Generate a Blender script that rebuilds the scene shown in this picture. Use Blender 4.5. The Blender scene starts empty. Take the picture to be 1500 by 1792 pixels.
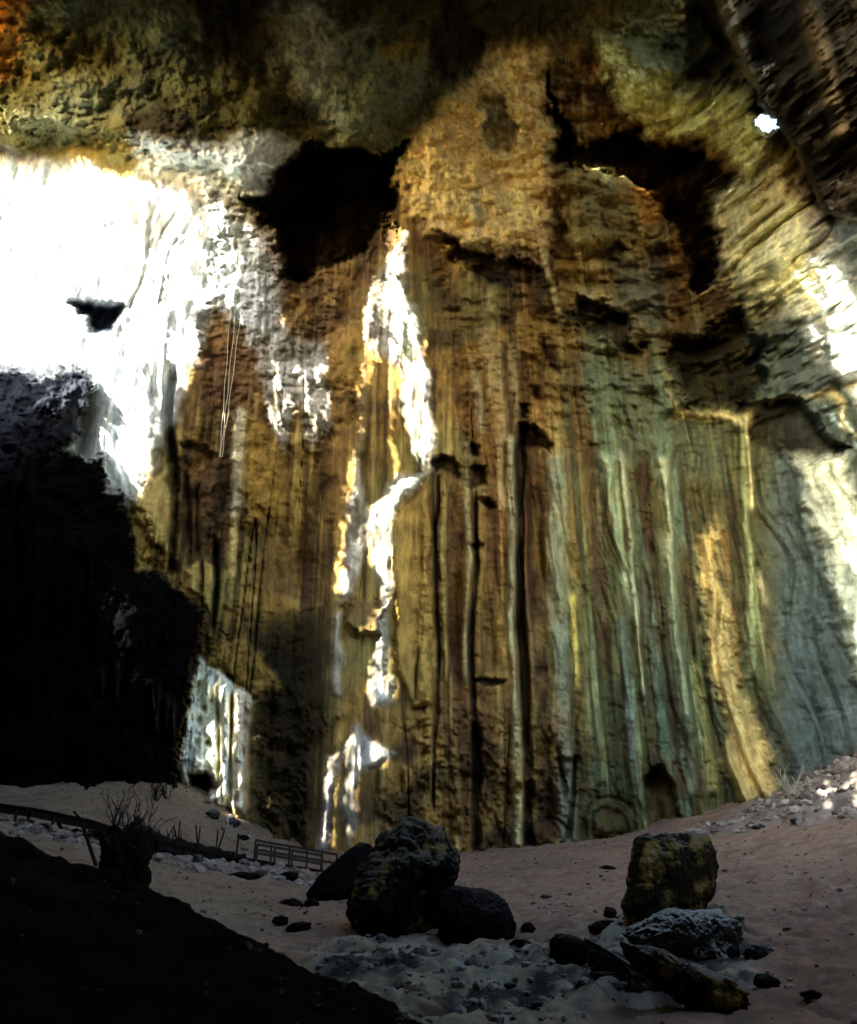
import bpy, bmesh, math, random
import numpy as np
from mathutils import Vector, Matrix
R = math.radians
random.seed(7)
rng = np.random.RandomState(11)
C = bpy.context.scene.collection
scene = bpy.context.scene

# ------------------------------------------------------------------ camera, sky, sun, exposure
PITCH = R(24); F = 1491.0; CAM = np.array([0.0, 0.0, 2.0])
cam_d = bpy.data.cameras.new('camera'); cam = bpy.data.objects.new('camera', cam_d); C.objects.link(cam)
cam.location = CAM; cam.rotation_euler = (R(90) + PITCH, 0, 0)
cam_d.sensor_fit = 'VERTICAL'; cam_d.sensor_height = 24; cam_d.lens = 24 * F / 1792; cam_d.clip_end = 3000
scene.camera = cam
SUN = np.array([-0.52, -0.75, 0.41]); SUN = SUN / np.linalg.norm(SUN)
w = bpy.data.worlds.new('World'); scene.world = w; w.use_nodes = True
nt = w.node_tree; bg = nt.nodes['Background']
sky = nt.nodes.new('ShaderNodeTexSky'); sky.sky_type = 'NISHITA'; sky.sun_disc = False
sky.sun_elevation = math.asin(SUN[2]); sky.sun_rotation = math.atan2(SUN[0], SUN[1])
nt.links.new(sky.outputs[0], bg.inputs[0]); bg.inputs[1].default_value = 0.15
sd = bpy.data.lights.new('sun', 'SUN'); sd.energy = 2.3; sd.angle = R(0.4); sd.color = (1, .98, .95)
so = bpy.data.objects.new('sun', sd); C.objects.link(so)
so.rotation_euler = Vector(-SUN).to_track_quat('-Z', 'Y').to_euler(); so.location = (-30, -40, 60)
scene.view_settings.view_transform = 'Standard'; scene.view_settings.look = 'None'
scene.view_settings.gamma = 1; scene.view_settings.exposure = 4.0
scene.cycles.max_bounces = 7; scene.cycles.diffuse_bounces = 5
scene.cycles.sample_clamp_indirect = 3.0
scene.cycles.use_denoising = True

# ------------------------------------------------------------------ numpy helpers
def rays(px, py):
    X = (px - 750) / F; U = (896 - py) / F
    c, s = math.cos(PITCH), math.sin(PITCH)
    return X, c - U * s, s + U * c          # direction, unit forward depth
def point(px, py, y):                        # world point on the ray at world distance y
    dx, dy, dz = rays(px, py); t = y / dy
    return np.array([dx * t, y, 2 + dz * t])
def project(P):
    x, y, z = P[..., 0], P[..., 1], P[..., 2] - 2
    c, s = math.cos(PITCH), math.sin(PITCH)
    f = y * c + z * s; u = -y * s + z * c
    f = np.where(f < .1, .1, f)
    return 750 + F * x / f, 896 - F * u / f
_lat = rng.rand(256, 256)
def vnoise(x, y, seed=0):
    x = x + seed * 17.31; y = y + seed * 9.73
    xi = np.floor(x).astype(int); yi = np.floor(y).astype(int)
    fx = x - xi; fy = y - yi
    fx = fx * fx * (3 - 2 * fx); fy = fy * fy * (3 - 2 * fy)
    a = _lat[xi & 255, yi & 255]; b = _lat[(xi + 1) & 255, yi & 255]
    c = _lat[xi & 255, (yi + 1) & 255]; d = _lat[(xi + 1) & 255, (yi + 1) & 255]
    return (a * (1 - fx) + b * fx) * (1 - fy) + (c * (1 - fx) + d * fx) * fy
def fbm(x, y, o=4, seed=0, g=.5):
    r = 0; a = 1; n = 0
    for i in range(o):
        r = r + a * (vnoise(x, y, seed + i * 3.1) - .5) * 2; n += a; a *= g
        x = x * 2.03 + 5.2; y = y * 2.03 + 1.3
    return r / n * 1.6
def ridged(x, y, o=4, seed=0):
    r = 0; a = 1; n = 0
    for i in range(o):
        r = r + a * (1 - np.abs(vnoise(x, y, seed + i * 2.7) * 2 - 1) * 2); n += a; a *= .5
        x = x * 2.1 + 3.2; y = y * 2.1 + 7.3
    return r / n
def sstep(a, b, x):
    t = np.clip((x - a) / (b - a), 0, 1); return t * t * (3 - 2 * t)
def smin(a, b, k):
    h = np.clip(.5 + .5 * (b - a) / k, 0, 1)
    return b * (1 - h) + a * h - k * h * (1 - h)
def poly_sd(px, py, poly, near=90):
    """signed distance to polygon, positive inside; only exact within its box, -near elsewhere"""
    P = np.array(poly, float)
    out = np.full(px.shape, -float(near))
    m = (px > P[:, 0].min() - near) & (px < P[:, 0].max() + near) & (py > P[:, 1].min() - near) & (py < P[:, 1].max() + near)
    x = px[m]; y = py[m]
    if x.size == 0: return out
    d = np.full(x.shape, 1e9); ins = np.zeros(x.shape, bool)
    for i in range(len(P)):
        x0, y0 = P[i]; x1, y1 = P[(i + 1) % len(P)]
        ex, ey = x1 - x0, y1 - y0; L = ex * ex + ey * ey + 1e-9
        t = np.clip(((x - x0) * ex + (y - y0) * ey) / L, 0, 1)
        d = np.minimum(d, (x - x0 - t * ex) ** 2 + (y - y0 - t * ey) ** 2)
        c = ((y0 > y) != (y1 > y)) & (x < (x1 - x0) * (y - y0) / (y1 - y0 + 1e-12) + x0)
        ins ^= c
    d = np.sqrt(d); out[m] = np.where(ins, d, -d)
    return np.maximum(out, -near)

# ------------------------------------------------------------------ object helpers
def mesh_obj(name, V, Fa, mat, col=None, smooth=True, parent=None):
    me = bpy.data.meshes.new(name)
    V = np.asarray(V, np.float32); Fa = np.asarray(Fa, np.int32)
    me.vertices.add(len(V)); me.vertices.foreach_set('co', V.ravel())
    k = Fa.shape[1]; me.loops.add(Fa.size); me.loops.foreach_set('vertex_index', Fa.ravel())
    me.polygons.add(len(Fa)); me.polygons.foreach_set('loop_start', np.arange(0, Fa.size, k, dtype=np.int32))
    me.polygons.foreach_set('use_smooth', np.full(len(Fa), smooth))
    me.update(calc_edges=True)
    if col is not None:
        a = me.color_attributes.new('stain', 'FLOAT_COLOR', 'POINT')  # vertex colour holds stains plus painted light and shade
        a.data.foreach_set('color', np.concatenate([col, np.ones((len(V), 1))], 1).astype(np.float32).ravel())
    me.materials.append(mat)
    o = bpy.data.objects.new(name, me); C.objects.link(o)
    if parent: o.parent = parent
    return o
def tag(o, label=None, cat=None, group=None, kind=None):
    if label: o['label'] = label
    if cat: o['category'] = cat
    if group: o['group'] = group
    if kind: o['kind'] = kind
    return o
def submesh(name, V, Fa, col, mask, mat):
    f = Fa[mask]; u, inv = np.unique(f, return_inverse=True)
    return mesh_obj(name, V[u], inv.reshape(f.shape), mat, col[u])
def grid_faces(nr, nc):
    i = np.arange(nr * nc).reshape(nr, nc)
    return np.stack([i[:-1, :-1], i[1:, :-1], i[1:, 1:], i[:-1, 1:]], -1).reshape(-1, 4)

# ------------------------------------------------------------------ materials
def rock_mat(name, scale=1.0, bump=.5, rough=.85, vary=.35, color=None, spec=.3, dist=.12):
    m = bpy.data.materials.new(name); m.use_nodes = True
    t = m.node_tree; b = t.nodes['Principled BSDF']; L = t.links.new
    b.inputs['Roughness'].default_value = rough; b.inputs['Specular IOR Level'].default_value = spec
    tc = t.nodes.new('ShaderNodeTexCoord')
    n1 = t.nodes.new('ShaderNodeTexNoise'); n1.inputs['Scale'].default_value = 1.7 * scale; n1.inputs['Detail'].default_value = 10; n1.inputs['Roughness'].default_value = .68
    n2 = t.nodes.new('ShaderNodeTexNoise'); n2.inputs['Scale'].default_value = 9 * scale; n2.inputs['Detail'].default_value = 6; n2.inputs['Roughness'].default_value = .7
    mp = t.nodes.new('ShaderNodeMapping'); mp.inputs['Scale'].default_value = (1, 1, .35)
    L(tc.outputs['Object'], mp.inputs[0]); L(mp.outputs[0], n1.inputs[0]); L(tc.outputs['Object'], n2.inputs[0])
    mr = t.nodes.new('ShaderNodeMapRange'); mr.inputs['From Min'].default_value = .3; mr.inputs['From Max'].default_value = .7
    mr.inputs['To Min'].default_value = 1 - vary; mr.inputs['To Max'].default_value = 1 + vary
    L(n1.outputs[0], mr.inputs[0])
    mx = t.nodes.new('ShaderNodeVectorMath'); mx.operation = 'SCALE'
    if color is None:
        at = t.nodes.new('ShaderNodeAttribute'); at.attribute_name = 'stain'; L(at.outputs['Color'], mx.inputs[0])
    else:
        mx.inputs[0].default_value = color
    L(mr.outputs[0], mx.inputs['Scale']); L(mx.outputs[0], b.inputs['Base Color'])
    bp = t.nodes.new('ShaderNodeBump'); bp.inputs['Strength'].default_value = bump; bp.inputs['Distance'].default_value = dist
    ad = t.nodes.new('ShaderNodeMath'); ad.operation = 'MULTIPLY_ADD'; ad.inputs[1].default_value = .35
    L(n2.outputs[0], ad.inputs[0]); L(n1.outputs[0], ad.inputs[2]); L(ad.outputs[0], bp.inputs['Height']); L(bp.outputs[0], b.inputs['Normal'])
    return m
def boulder_mat(name, base, dust_light, lichen, dust_light_lo=.35, dust_light_hi=.8, lich=.55):
    m = rock_mat(name, 1.6, .9, .95, .4, base, spec=.03, dist=.10)
    t = m.node_tree; b = t.nodes['Principled BSDF']; L = t.links.new
    src = b.inputs['Base Color'].links[0].from_socket
    tc = t.nodes['Texture Coordinate']
    n = t.nodes.new('ShaderNodeTexNoise'); n.inputs['Scale'].default_value = 1.3; n.inputs['Detail'].default_value = 8; n.inputs['Roughness'].default_value = .65
    L(tc.outputs['Object'], n.inputs[0])
    cr = t.nodes.new('ShaderNodeMapRange'); cr.inputs['From Min'].default_value = lich; cr.inputs['From Max'].default_value = lich + .08
    L(n.outputs[0], cr.inputs[0])
    m1 = t.nodes.new('ShaderNodeMix'); m1.data_type = 'RGBA'; L(cr.outputs[0], m1.inputs[0]); L(src, m1.inputs[6]); m1.inputs[7].default_value = (*lichen, 1)
    g = t.nodes.new('ShaderNodeNewGeometry'); sp = t.nodes.new('ShaderNodeSeparateXYZ'); L(g.outputs['Normal'], sp.inputs[0])
    ma = t.nodes.new('ShaderNodeMath'); ma.operation = 'MULTIPLY_ADD'; L(n.outputs[0], ma.inputs[0]); ma.inputs[1].default_value = .8; L(sp.outputs[2], ma.inputs[2])
    c2 = t.nodes.new('ShaderNodeMapRange'); c2.inputs['From Min'].default_value = dust_light_lo + .4; c2.inputs['From Max'].default_value = dust_light_hi + .4
    L(ma.outputs[0], c2.inputs[0])
    m2 = t.nodes.new('ShaderNodeMix'); m2.data_type = 'RGBA'; L(c2.outputs[0], m2.inputs[0]); L(m1.outputs[2], m2.inputs[6]); m2.inputs[7].default_value = (*dust_light, 1)  # pale tops and dark fronts: dust with light and shade painted in
    L(m2.outputs[2], b.inputs['Base Color'])
    return m
M_wall = rock_mat('limestone_wall', 1.3, .65, vary=.5, spec=.08)
M_shade = rock_mat('soot_black_limestone', 1.3, .8, vary=.5, spec=.01)  # near-black rock colour that carries the deep shade
M_ground = rock_mat('guano_soil', 2.5, .6, .95, .25, spec=.05, dist=.05)
M_slope = rock_mat('dark_guano_soil', 2.5, .6, .95, .25, spec=.01, dist=.05)
M_dark = rock_mat('shell_limestone', .6, .4, .9, .3, (.10, .075, .05))
M_pale = rock_mat('pale_limestone', .6, .4, .9, .3, (.42, .40, .36))
M_wood = rock_mat('weathered_wood', 6, .4, .9, .3, (.014, .011, .008), spec=.04, dist=.01)
M_rail = rock_mat('grey_rail_wood', 6, .4, .8, .3, (.028, .024, .017), spec=.05, dist=.01)
M_strand = rock_mat('rattan_rope', 8, .3, .8, .2, (.5, .43, .28), dist=.01)
M_twig = rock_mat('dry_twig', 8, .3, .8, .2, (.010, .008, .006), spec=.04, dist=.01)
M_twigp = rock_mat('pale_dry_twig', 8, .3, .8, .2, (.28, .25, .17), dist=.01)

# ------------------------------------------------------------------ cave wall and ceiling: one surveyed surface
step = 2.2
fx = np.arange(-40, 1541, step); fy = np.arange(-40, 1541, step)
def ext(a, lo, hi):
    l = []; s = step; v = a[0]
    while v > lo: s *= 1.12; v -= min(s, 40); l.append(v)
    r = []; s = step; v = a[-1]
    while v < hi: s *= 1.12; v += min(s, 40); r.append(v)
    return np.concatenate([l[::-1], a, r])
gx = ext(fx, -800, 2300); gy = ext(fy, -420, 1640)
PX, PY = np.meshgrid(gx, gy)
DX, DY, DZ = rays(PX, PY)
big = 400.
def tplane(nx, ny, nz, c):
    den = nx * DX + ny * DY + nz * DZ
    return np.where(den > 1e-3, (c - nz * 2) / np.maximum(den, 1e-3), big)
T = tplane(0, 1, 0, 50)
T = smin(T, tplane(.832, .555, 0, 43.6), 5)
T = smin(T, tplane(-.9, .43, 0, 66), 6)
Tc = tplane(0, .894, .447, 69.7)
T = smin(np.minimum(T, 130), np.minimum(Tc, 130), 3)
WX = DX * T; WZ = 2 + DZ * T
# domain warps in pixels
wx1 = fbm(WX * .5, WZ * .5, 4, 1) * 14; wy1 = fbm(WX * .5, WZ * .5, 4, 2) * 14
wx2 = fbm(WX * 1.5, WZ * 1.3, 4, 201, .7); wy2 = fbm(WX * 1.5, WZ * 1.3, 4, 202, .7)
px = PX + wx1 + wx2 * 8; py = PY + wy1 + wy2 * 8
pxs = PX + wx1 * .45 + wx2 * 4; pys = PY + wy1 * .45 + wy2 * 4
disp = np.zeros_like(T)
col = np.zeros(T.shape + (3,))
def mixc(mask, c):
    global col
    mask = np.clip(mask, 0, 1)[..., None]
    col = col * (1 - mask) + np.array(c) * mask

wallm = sstep(-60, 60, py - np.interp(PX, [0, 430, 520, 690, 850, 1000, 1300, 1500], [270, 340, 250, 270, 90, 70, 170, 380]))
# patches where sun should fall; the unseen roof is cut to match
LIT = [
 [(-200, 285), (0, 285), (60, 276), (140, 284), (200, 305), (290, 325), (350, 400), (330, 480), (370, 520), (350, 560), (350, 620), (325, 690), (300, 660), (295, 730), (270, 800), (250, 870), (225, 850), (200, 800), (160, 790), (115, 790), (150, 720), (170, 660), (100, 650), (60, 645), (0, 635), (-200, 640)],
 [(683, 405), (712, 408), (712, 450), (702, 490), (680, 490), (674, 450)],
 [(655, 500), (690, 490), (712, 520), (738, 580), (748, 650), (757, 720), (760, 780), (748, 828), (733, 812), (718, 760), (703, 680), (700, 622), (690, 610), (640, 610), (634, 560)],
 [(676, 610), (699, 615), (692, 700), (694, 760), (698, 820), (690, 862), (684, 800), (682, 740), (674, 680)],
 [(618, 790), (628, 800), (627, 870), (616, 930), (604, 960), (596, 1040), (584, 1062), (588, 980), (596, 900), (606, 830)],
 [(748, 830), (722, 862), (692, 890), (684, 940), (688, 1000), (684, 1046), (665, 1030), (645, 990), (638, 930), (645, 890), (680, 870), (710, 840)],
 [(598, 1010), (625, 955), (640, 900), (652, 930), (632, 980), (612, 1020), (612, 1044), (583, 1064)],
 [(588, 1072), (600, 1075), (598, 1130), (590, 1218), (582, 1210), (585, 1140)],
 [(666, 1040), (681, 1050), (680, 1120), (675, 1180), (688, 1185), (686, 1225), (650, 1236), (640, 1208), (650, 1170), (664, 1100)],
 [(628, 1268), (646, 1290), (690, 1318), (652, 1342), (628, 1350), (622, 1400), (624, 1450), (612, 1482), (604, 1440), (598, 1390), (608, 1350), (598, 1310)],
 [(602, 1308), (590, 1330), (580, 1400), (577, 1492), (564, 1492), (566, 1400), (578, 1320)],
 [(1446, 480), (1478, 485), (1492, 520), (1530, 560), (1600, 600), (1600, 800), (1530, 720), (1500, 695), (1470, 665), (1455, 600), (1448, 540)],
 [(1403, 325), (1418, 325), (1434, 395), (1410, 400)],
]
# broad relief
disp += 1.5 * fbm(WX * .09, WZ * .05, 3, 3)
flute = fbm(WX * .8 + fbm(WX * .2, WZ * .1, 2, 9) * 1.0, WZ * .035, 4, 4, .6)
flute2 = ridged(WX * .45 + fbm(WX * .1, WZ * .06, 2, 19) * .8, WZ * .022, 4, 24)
calm = np.zeros_like(T)
for p_ in LIT: calm = np.maximum(calm, sstep(-60, -15, poly_sd(PX, PY, p_)))
free = 1 - calm * np.maximum(sstep(520, 560, PX) * sstep(850, 800, PX), .6 * sstep(1380, 1420, PX)) - .78 * calm * sstep(400, 330, PX)
low = sstep(500, 900, PY) * (.6 + .4 * sstep(700, 1000, PX))
disp += free * ((.25 + .55 * low) * flute + (.1 + .5 * low) * flute2)
rough = fbm(WX * .5, WZ * .7, 6, 5, .6)
disp += free * (1 - .3 * calm) * (1.0 - .7 * low) * rough * .8 + free * .12 * fbm(WX * 2.4, WZ * 2.0, 5, 6, .65)
# ledges and horizontal bedding high up
disp += free * (1 - low) * .35 * ridged(WX * .12, WZ * .6 + fbm(WX * .15, WZ * .1, 3, 7) * 1.2, 4, 8)

# bulging masses and hollows, upper right
up = sstep(800, 620, PY) * sstep(850, 1000, PX) * sstep(60, 160, PY)
bul = fbm(WX * .28 + 3, WZ * .34, 4, 140, .55)
disp += up * (2.6 * np.abs(bul) - .6 + .5 * ridged(WX * .5, WZ * .9, 4, 141))
ft = sstep(1180, 1280, PY + .1 * (700 - PX)) * sstep(420, 480, PX) * sstep(1060, 940, PX)
disp += ft * (.9 * fbm(WX * .8, WZ * .7, 5, 161, .65) + .4 * ridged(WX * .6 + WZ * .3, WZ * .5, 3, 162)) * free
# wandering splits and cracks
ck = fbm(WX * .55, WZ * .035, 3, 142); ck2 = fbm(WX * .35 + WZ * .12, WZ * .3 - WX * .1, 4, 143)
crack = np.exp(-(ck / .035) ** 2) * sstep(-.1, .3, fbm(WX * .3, WZ * .12, 3, 144)) * sstep(560, 760, PY)
crack2 = np.exp(-(ck2 / .02) ** 2) * sstep(0, .3, fbm(WX * .2, WZ * .2, 3, 145))
cq = sstep(1340, 1280, PX); crack = crack * (.2 + .8 * cq); crack2 = crack2 * cq * .6; crack = crack * (1 - .5 * sstep(900, 1000, PX))
disp -= (.55 * crack + .3 * crack2) * free

# base colours (stains are pigment)
n1 = fbm(WX * .12, WZ * .06, 4, 30); n2 = fbm(WX * .9, WZ * .05, 4, 31, .6); n3 = fbm(WX * .6, WZ * .6, 5, 32)
n4 = fbm(WX * 1.8, WZ * .07, 3, 33, .6)
col[:] = (.25, .155, .052)
mixc(sstep(-.1, .6, n1 + .6 * n3) * .85, (.085, .05, .022)); mixc(sstep(.0, .6, fbm(WX * .2, WZ * .15, 4, 34)) * .6, (.15, .15, .06))
mixc(sstep(.1, .8, n2 + .3 * n3) * .6, (.42, .30, .11))
mixc(sstep(.2, .9, -n2 + .4 * n3) * .7, (.075, .045, .025))
rust = sstep(.1, .8, fbm(WX * .35, WZ * .12, 4, 36) + .2)
mixc(rust * .55 * sstep(650, 900, PX), (.15, .055, .025))
mixc(sstep(.25, .75, fbm(WX * 1.3, WZ * .04, 4, 37, .6)) * .75 * sstep(520, 900, PY), (.05, .03, .016))
mixc(sstep(.3, .9, fbm(WX * 3.5, WZ * .10, 3, 38, .6)) * .5, (.09, .06, .03)); mixc(sstep(.3, .9, fbm(WX * 3.1, WZ * .12, 3, 39, .6)) * .35, (.42, .32, .14))
# green grey algae, right half
gz = sstep(930, 1080, px) * sstep(430, 700, PY + 60 * n1)
mixc(gz * (.8 + .3 * n1), (.065, .088, .04))
mixc(gz * sstep(0, .6, n2 + .25 * n4) * .8, (.10, .145, .095))
mixc(gz * sstep(.1, .6, -n4 + .2 * n3) * .75, (.055, .034, .018))
mixc(gz * sstep(.45, .9, n4 + .2 * n2) * .6, (.28, .29, .13))
bz = sstep(1310, 1400, pxs + 30 * n1 - .02 * (PY - 1000)) * sstep(330, 520, PY + 80 * n1)
mixc(bz * .95, (.075, .10, .088)); mixc(bz * sstep(.0, .6, n2) * .6, (.05, .065, .05)); mixc(bz * sstep(0, .7, n3) * .4, (.13, .155, .15))
mixc(sstep(0, 50, poly_sd(px, py, [(1330, 320), (1420, 380), (1460, 620), (1420, 660), (1370, 560), (1320, 430)])) * .85, (.46, .51, .50))  # cool daylight wash down the right wall painted pale
mixc(sstep(0, 60, poly_sd(px, py, [(960, 290), (1060, 280), (1180, 420), (1120, 470), (990, 440)])) * .6, (.14, .155, .07))
mixc(sstep(0, 60, poly_sd(px, py, [(1030, 430), (1180, 430), (1200, 560), (1130, 640), (1060, 560)])) * .6, (.12, .155, .125))
mixc(sstep(0, 60, poly_sd(px, py, [(980, 620), (1160, 620), (1280, 740), (1300, 880), (1040, 820)])) * .6, (.12, .15, .09))
# soft shadow painted brown at lower left, and the guano stained foot
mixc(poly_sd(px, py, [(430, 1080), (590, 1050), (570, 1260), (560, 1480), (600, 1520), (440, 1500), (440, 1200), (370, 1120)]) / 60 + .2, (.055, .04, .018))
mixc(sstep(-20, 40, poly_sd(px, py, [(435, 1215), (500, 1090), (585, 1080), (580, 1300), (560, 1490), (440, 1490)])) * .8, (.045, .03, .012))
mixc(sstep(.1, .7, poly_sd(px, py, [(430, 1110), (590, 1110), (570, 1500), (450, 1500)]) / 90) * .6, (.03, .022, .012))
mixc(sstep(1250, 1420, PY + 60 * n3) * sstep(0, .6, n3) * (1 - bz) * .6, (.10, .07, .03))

mixc(crack * .8, (.02, .015, .01)); mixc(crack2 * .6, (.03, .022, .014))
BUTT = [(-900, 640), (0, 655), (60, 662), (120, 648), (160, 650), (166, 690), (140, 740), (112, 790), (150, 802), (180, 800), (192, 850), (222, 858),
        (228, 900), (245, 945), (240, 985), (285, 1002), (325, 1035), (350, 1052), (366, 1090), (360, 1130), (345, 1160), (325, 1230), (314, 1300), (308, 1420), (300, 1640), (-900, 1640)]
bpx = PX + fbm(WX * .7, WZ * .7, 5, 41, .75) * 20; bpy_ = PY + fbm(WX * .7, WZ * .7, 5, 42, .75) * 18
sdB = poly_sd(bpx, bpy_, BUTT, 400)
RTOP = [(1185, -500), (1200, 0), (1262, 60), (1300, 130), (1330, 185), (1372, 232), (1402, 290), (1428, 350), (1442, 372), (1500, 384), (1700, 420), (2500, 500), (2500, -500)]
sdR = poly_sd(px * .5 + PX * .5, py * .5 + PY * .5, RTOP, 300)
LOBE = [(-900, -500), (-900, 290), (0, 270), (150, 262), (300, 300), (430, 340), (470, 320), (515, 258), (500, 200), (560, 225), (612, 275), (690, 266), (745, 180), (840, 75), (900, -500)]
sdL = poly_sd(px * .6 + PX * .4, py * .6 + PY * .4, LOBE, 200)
# (polygon, metres toward the camera, edge softness px, colour, strength); shade is painted dark in the hollows
BLACK = (.018, .014, .012); DARK = (.035, .024, .015); OCH = (.40, .27, .09); CREAM = (.62, .52, .30); TAN = (.45, .34, .17)
feats = [
 ([(432, 345), (475, 310), (510, 262), (535, 238), (575, 255), (612, 272), (655, 276), (718, 246), (694, 300), (690, 402), (655, 425), (610, 452), (560, 470), (520, 500), (496, 490), (485, 450), (468, 400)], -11, 14, (.014, .013, .018), .97),
 ([(500, 470), (680, 420), (640, 560), (600, 600), (510, 590)], -1.5, 60, (.10, .06, .035), .8),
 ([(700, 280), (800, 120), (850, 80), (960, 75), (970, 280), (960, 440), (860, 440), (740, 420), (700, 330)], 1.2, 30, (.64, .50, .22), .85),  # tan brightened to make up for dim light here
 ([(830, 160), (880, 170), (905, 220), (890, 270), (850, 265)], -.8, 12, (.12, .10, .045), .9),
 ([(965, 130), (1000, 245), (1090, 225), (1190, 255), (1290, 300), (1255, 340), (1258, 500), (1215, 500), (1185, 400), (1120, 330), (1060, 290), (975, 295)], -6, 14, (.014, .010, .007), 1.0),
 ([(1040, 60), (1110, 60), (1180, 120), (1310, 150), (1345, 240), (1310, 320), (1240, 250), (1140, 235), (1065, 160)], 2.0, 25, (.60, .62, .27), .95),  # moss colour lifted to replace missing light
 ([(960, 300), (1030, 270), (1090, 320), (1180, 400), (1120, 450), (1000, 420)], 1.5, 30, (.30, .23, .09), .5),
 ([(1095, 320), (1150, 330), (1175, 390), (1130, 385)], .6, 15, (.5, .24, .06), .8),
 ([(1230, 330), (1330, 260), (1400, 330), (1440, 480), (1440, 560), (1270, 520), (1250, 420)], .8, 40, (.55, .56, .34), .85),  # wall colour raised where too little light reaches
 ([(740, 385), (765, 380), (800, 410), (870, 445), (955, 450), (960, 470), (940, 460), (850, 455), (780, 440)], .2, 12, (.5, .4, .2), .5),
 ([(990, 500), (1060, 505), (1150, 590), (1150, 600), (1060, 522), (1010, 512)], .15, 12, (.45, .38, .18), .5),
 ([(985, 280), (1060, 275), (1120, 320), (1100, 340), (1040, 300)], .4, 16, (.5, .46, .2), .7),
 ([(750, 400), (790, 415), (850, 450), (910, 455), (945, 470), (945, 495), (880, 497), (830, 480), (780, 440)], -2.2, 14, (.03, .025, .02), .9),
 ([(1010, 512), (1060, 520), (1090, 550), (1100, 590), (1130, 600), (1120, 625), (1080, 620), (1040, 590), (990, 570), (985, 550), (1020, 545)], -1.8, 12, (.03, .024, .018), .9),
 ([(1190, 450), (1240, 460), (1260, 500), (1215, 510)], -1.8, 8, (.03, .022, .014), .9),
 ([(1165, 645), (1195, 600), (1240, 565), (1300, 545), (1340, 600), (1350, 670), (1300, 712), (1215, 712)], -2.6, 16, (.018, .014, .008), .85),
 ([(1290, 700), (1370, 690), (1440, 740), (1480, 780), (1410, 810), (1310, 780)], -2.2, 14, (.02, .015, .009), .85),
 ([(1150, 650), (1195, 715), (1290, 722), (1330, 700), (1460, 690), (1510, 770), (1450, 710), (1350, 690), (1300, 745), (1190, 740)], .25, 18, (.50, .42, .2), .7),
 ([(940, 600), (975, 610), (980, 660), (955, 650)], -1, 10, DARK, .7), ([(930, 672), (946, 672), (946, 700), (930, 700)], -.9, 8, DARK, .8),
 ([(908, 700), (922, 705), (925, 735), (908, 735)], -1.2, 8, BLACK, .9), ([(908, 738), (940, 745), (965, 770), (960, 790), (910, 785)], -1.5, 9, BLACK, .9),
 ([(755, 815), (770, 800), (790, 798), (806, 815), (806, 838), (780, 832), (760, 832)], -1.3, 8, BLACK, .85),
 ([(814, 785), (826, 772), (842, 775), (844, 795), (818, 798)], -1.2, 7, BLACK, .85), ([(815, 820), (830, 810), (846, 815), (852, 850), (818, 855)], -1.3, 8, BLACK, .85),
 ([(838, 872), (858, 868), (874, 885), (860, 892)], -1, 6, BLACK, .8), ([(820, 950), (836, 945), (845, 955), (830, 965)], -.9, 6, BLACK, .8),
 ([(826, 1190), (850, 1186), (886, 1194), (880, 1200), (850, 1204), (830, 1200)], -.8, 5, BLACK, .8),
 ([(690, 905), (752, 842), (757, 1232), (722, 1236), (692, 1150)], .9, 8, (.36, .24, .08), .7),
 ([(590, 1060), (640, 1045), (680, 1050), (672, 1110), (620, 1100)], 1.2, 14, (.17, .11, .05), .8),
 ([(310, 780), (380, 790), (385, 960), (330, 990), (312, 900)], -1.0, 16, (.12, .075, .045), .85),
 ([(230, 860), (300, 800), (302, 980), (262, 960)], .8, 14, (.46, .36, .15), .8),
 ([(320, 1000), (345, 985), (350, 1040), (330, 1030)], .6, 8, (.42, .33, .13), .8), ([(352, 985), (375, 985), (378, 1090), (356, 1050)], .6, 8, (.42, .33, .13), .8),
 ([(340, 560), (480, 590), (465, 690), (385, 740), (345, 700)], -.8, 40, (.15, .08, .04), .7),
 ([(570, 560), (640, 560), (620, 800), (600, 1000), (575, 1000), (560, 760)], .6, 30, (.36, .22, .08), .6),
 ([(425, 700), (500, 790), (495, 910), (430, 900), (405, 800)], .5, 20, (.36, .23, .07), .7),
 ([(430, 920), (500, 905), (560, 1000), (560, 1060), (440, 1060)], -.5, 30, (.08, .05, .03), .7),
 ([(372, 1128), (430, 1110), (500, 1200), (440, 1210), (395, 1175), (360, 1160)], .8, 14, (.30, .20, .06), .6),
 ([(1128, 1352), (1150, 1335), (1178, 1378), (1188, 1440), (1178, 1456), (1136, 1456), (1122, 1400)], -1.8, 9, (.10, .05, .02), .8),
 ([(960, 1250), (998, 1235), (1000, 1330), (968, 1330)], .5, 8, (.22, .14, .06), .6),
 ([(1214, 925), (1245, 908), (1262, 930), (1275, 1060), (1300, 1200), (1345, 1310), (1362, 1402), (1290, 1412), (1262, 1300), (1240, 1150), (1225, 1050)], .9, 24, (.46, .34, .14), .85),
 ([(1262, 930), (1275, 930), (1302, 1200), (1290, 1200)], .2, 6, (.30, .14, .05), .4),
 ([(1390, 790), (1470, 785), (1530, 900), (1600, 1300), (1500, 1200), (1450, 1020)], .8, 30, (.42, .45, .33), .75),  # glow low on the right wall painted as pale rock
 ([(1300, 1410), (1380, 1360), (1500, 1300), (1700, 1250), (1700, 1500), (1200, 1480)], .8, 25, (.10, .085, .07), .7),
]
for poly, d, soft, c, s in feats:
    sdp = poly_sd(px if soft > 10 else pxs, py if soft > 10 else pys, poly)
    m = sstep(-soft * .4, soft * .8, sdp)
    disp += d * m; mixc(m * s * (.8 + .3 * n3), c)
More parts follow.
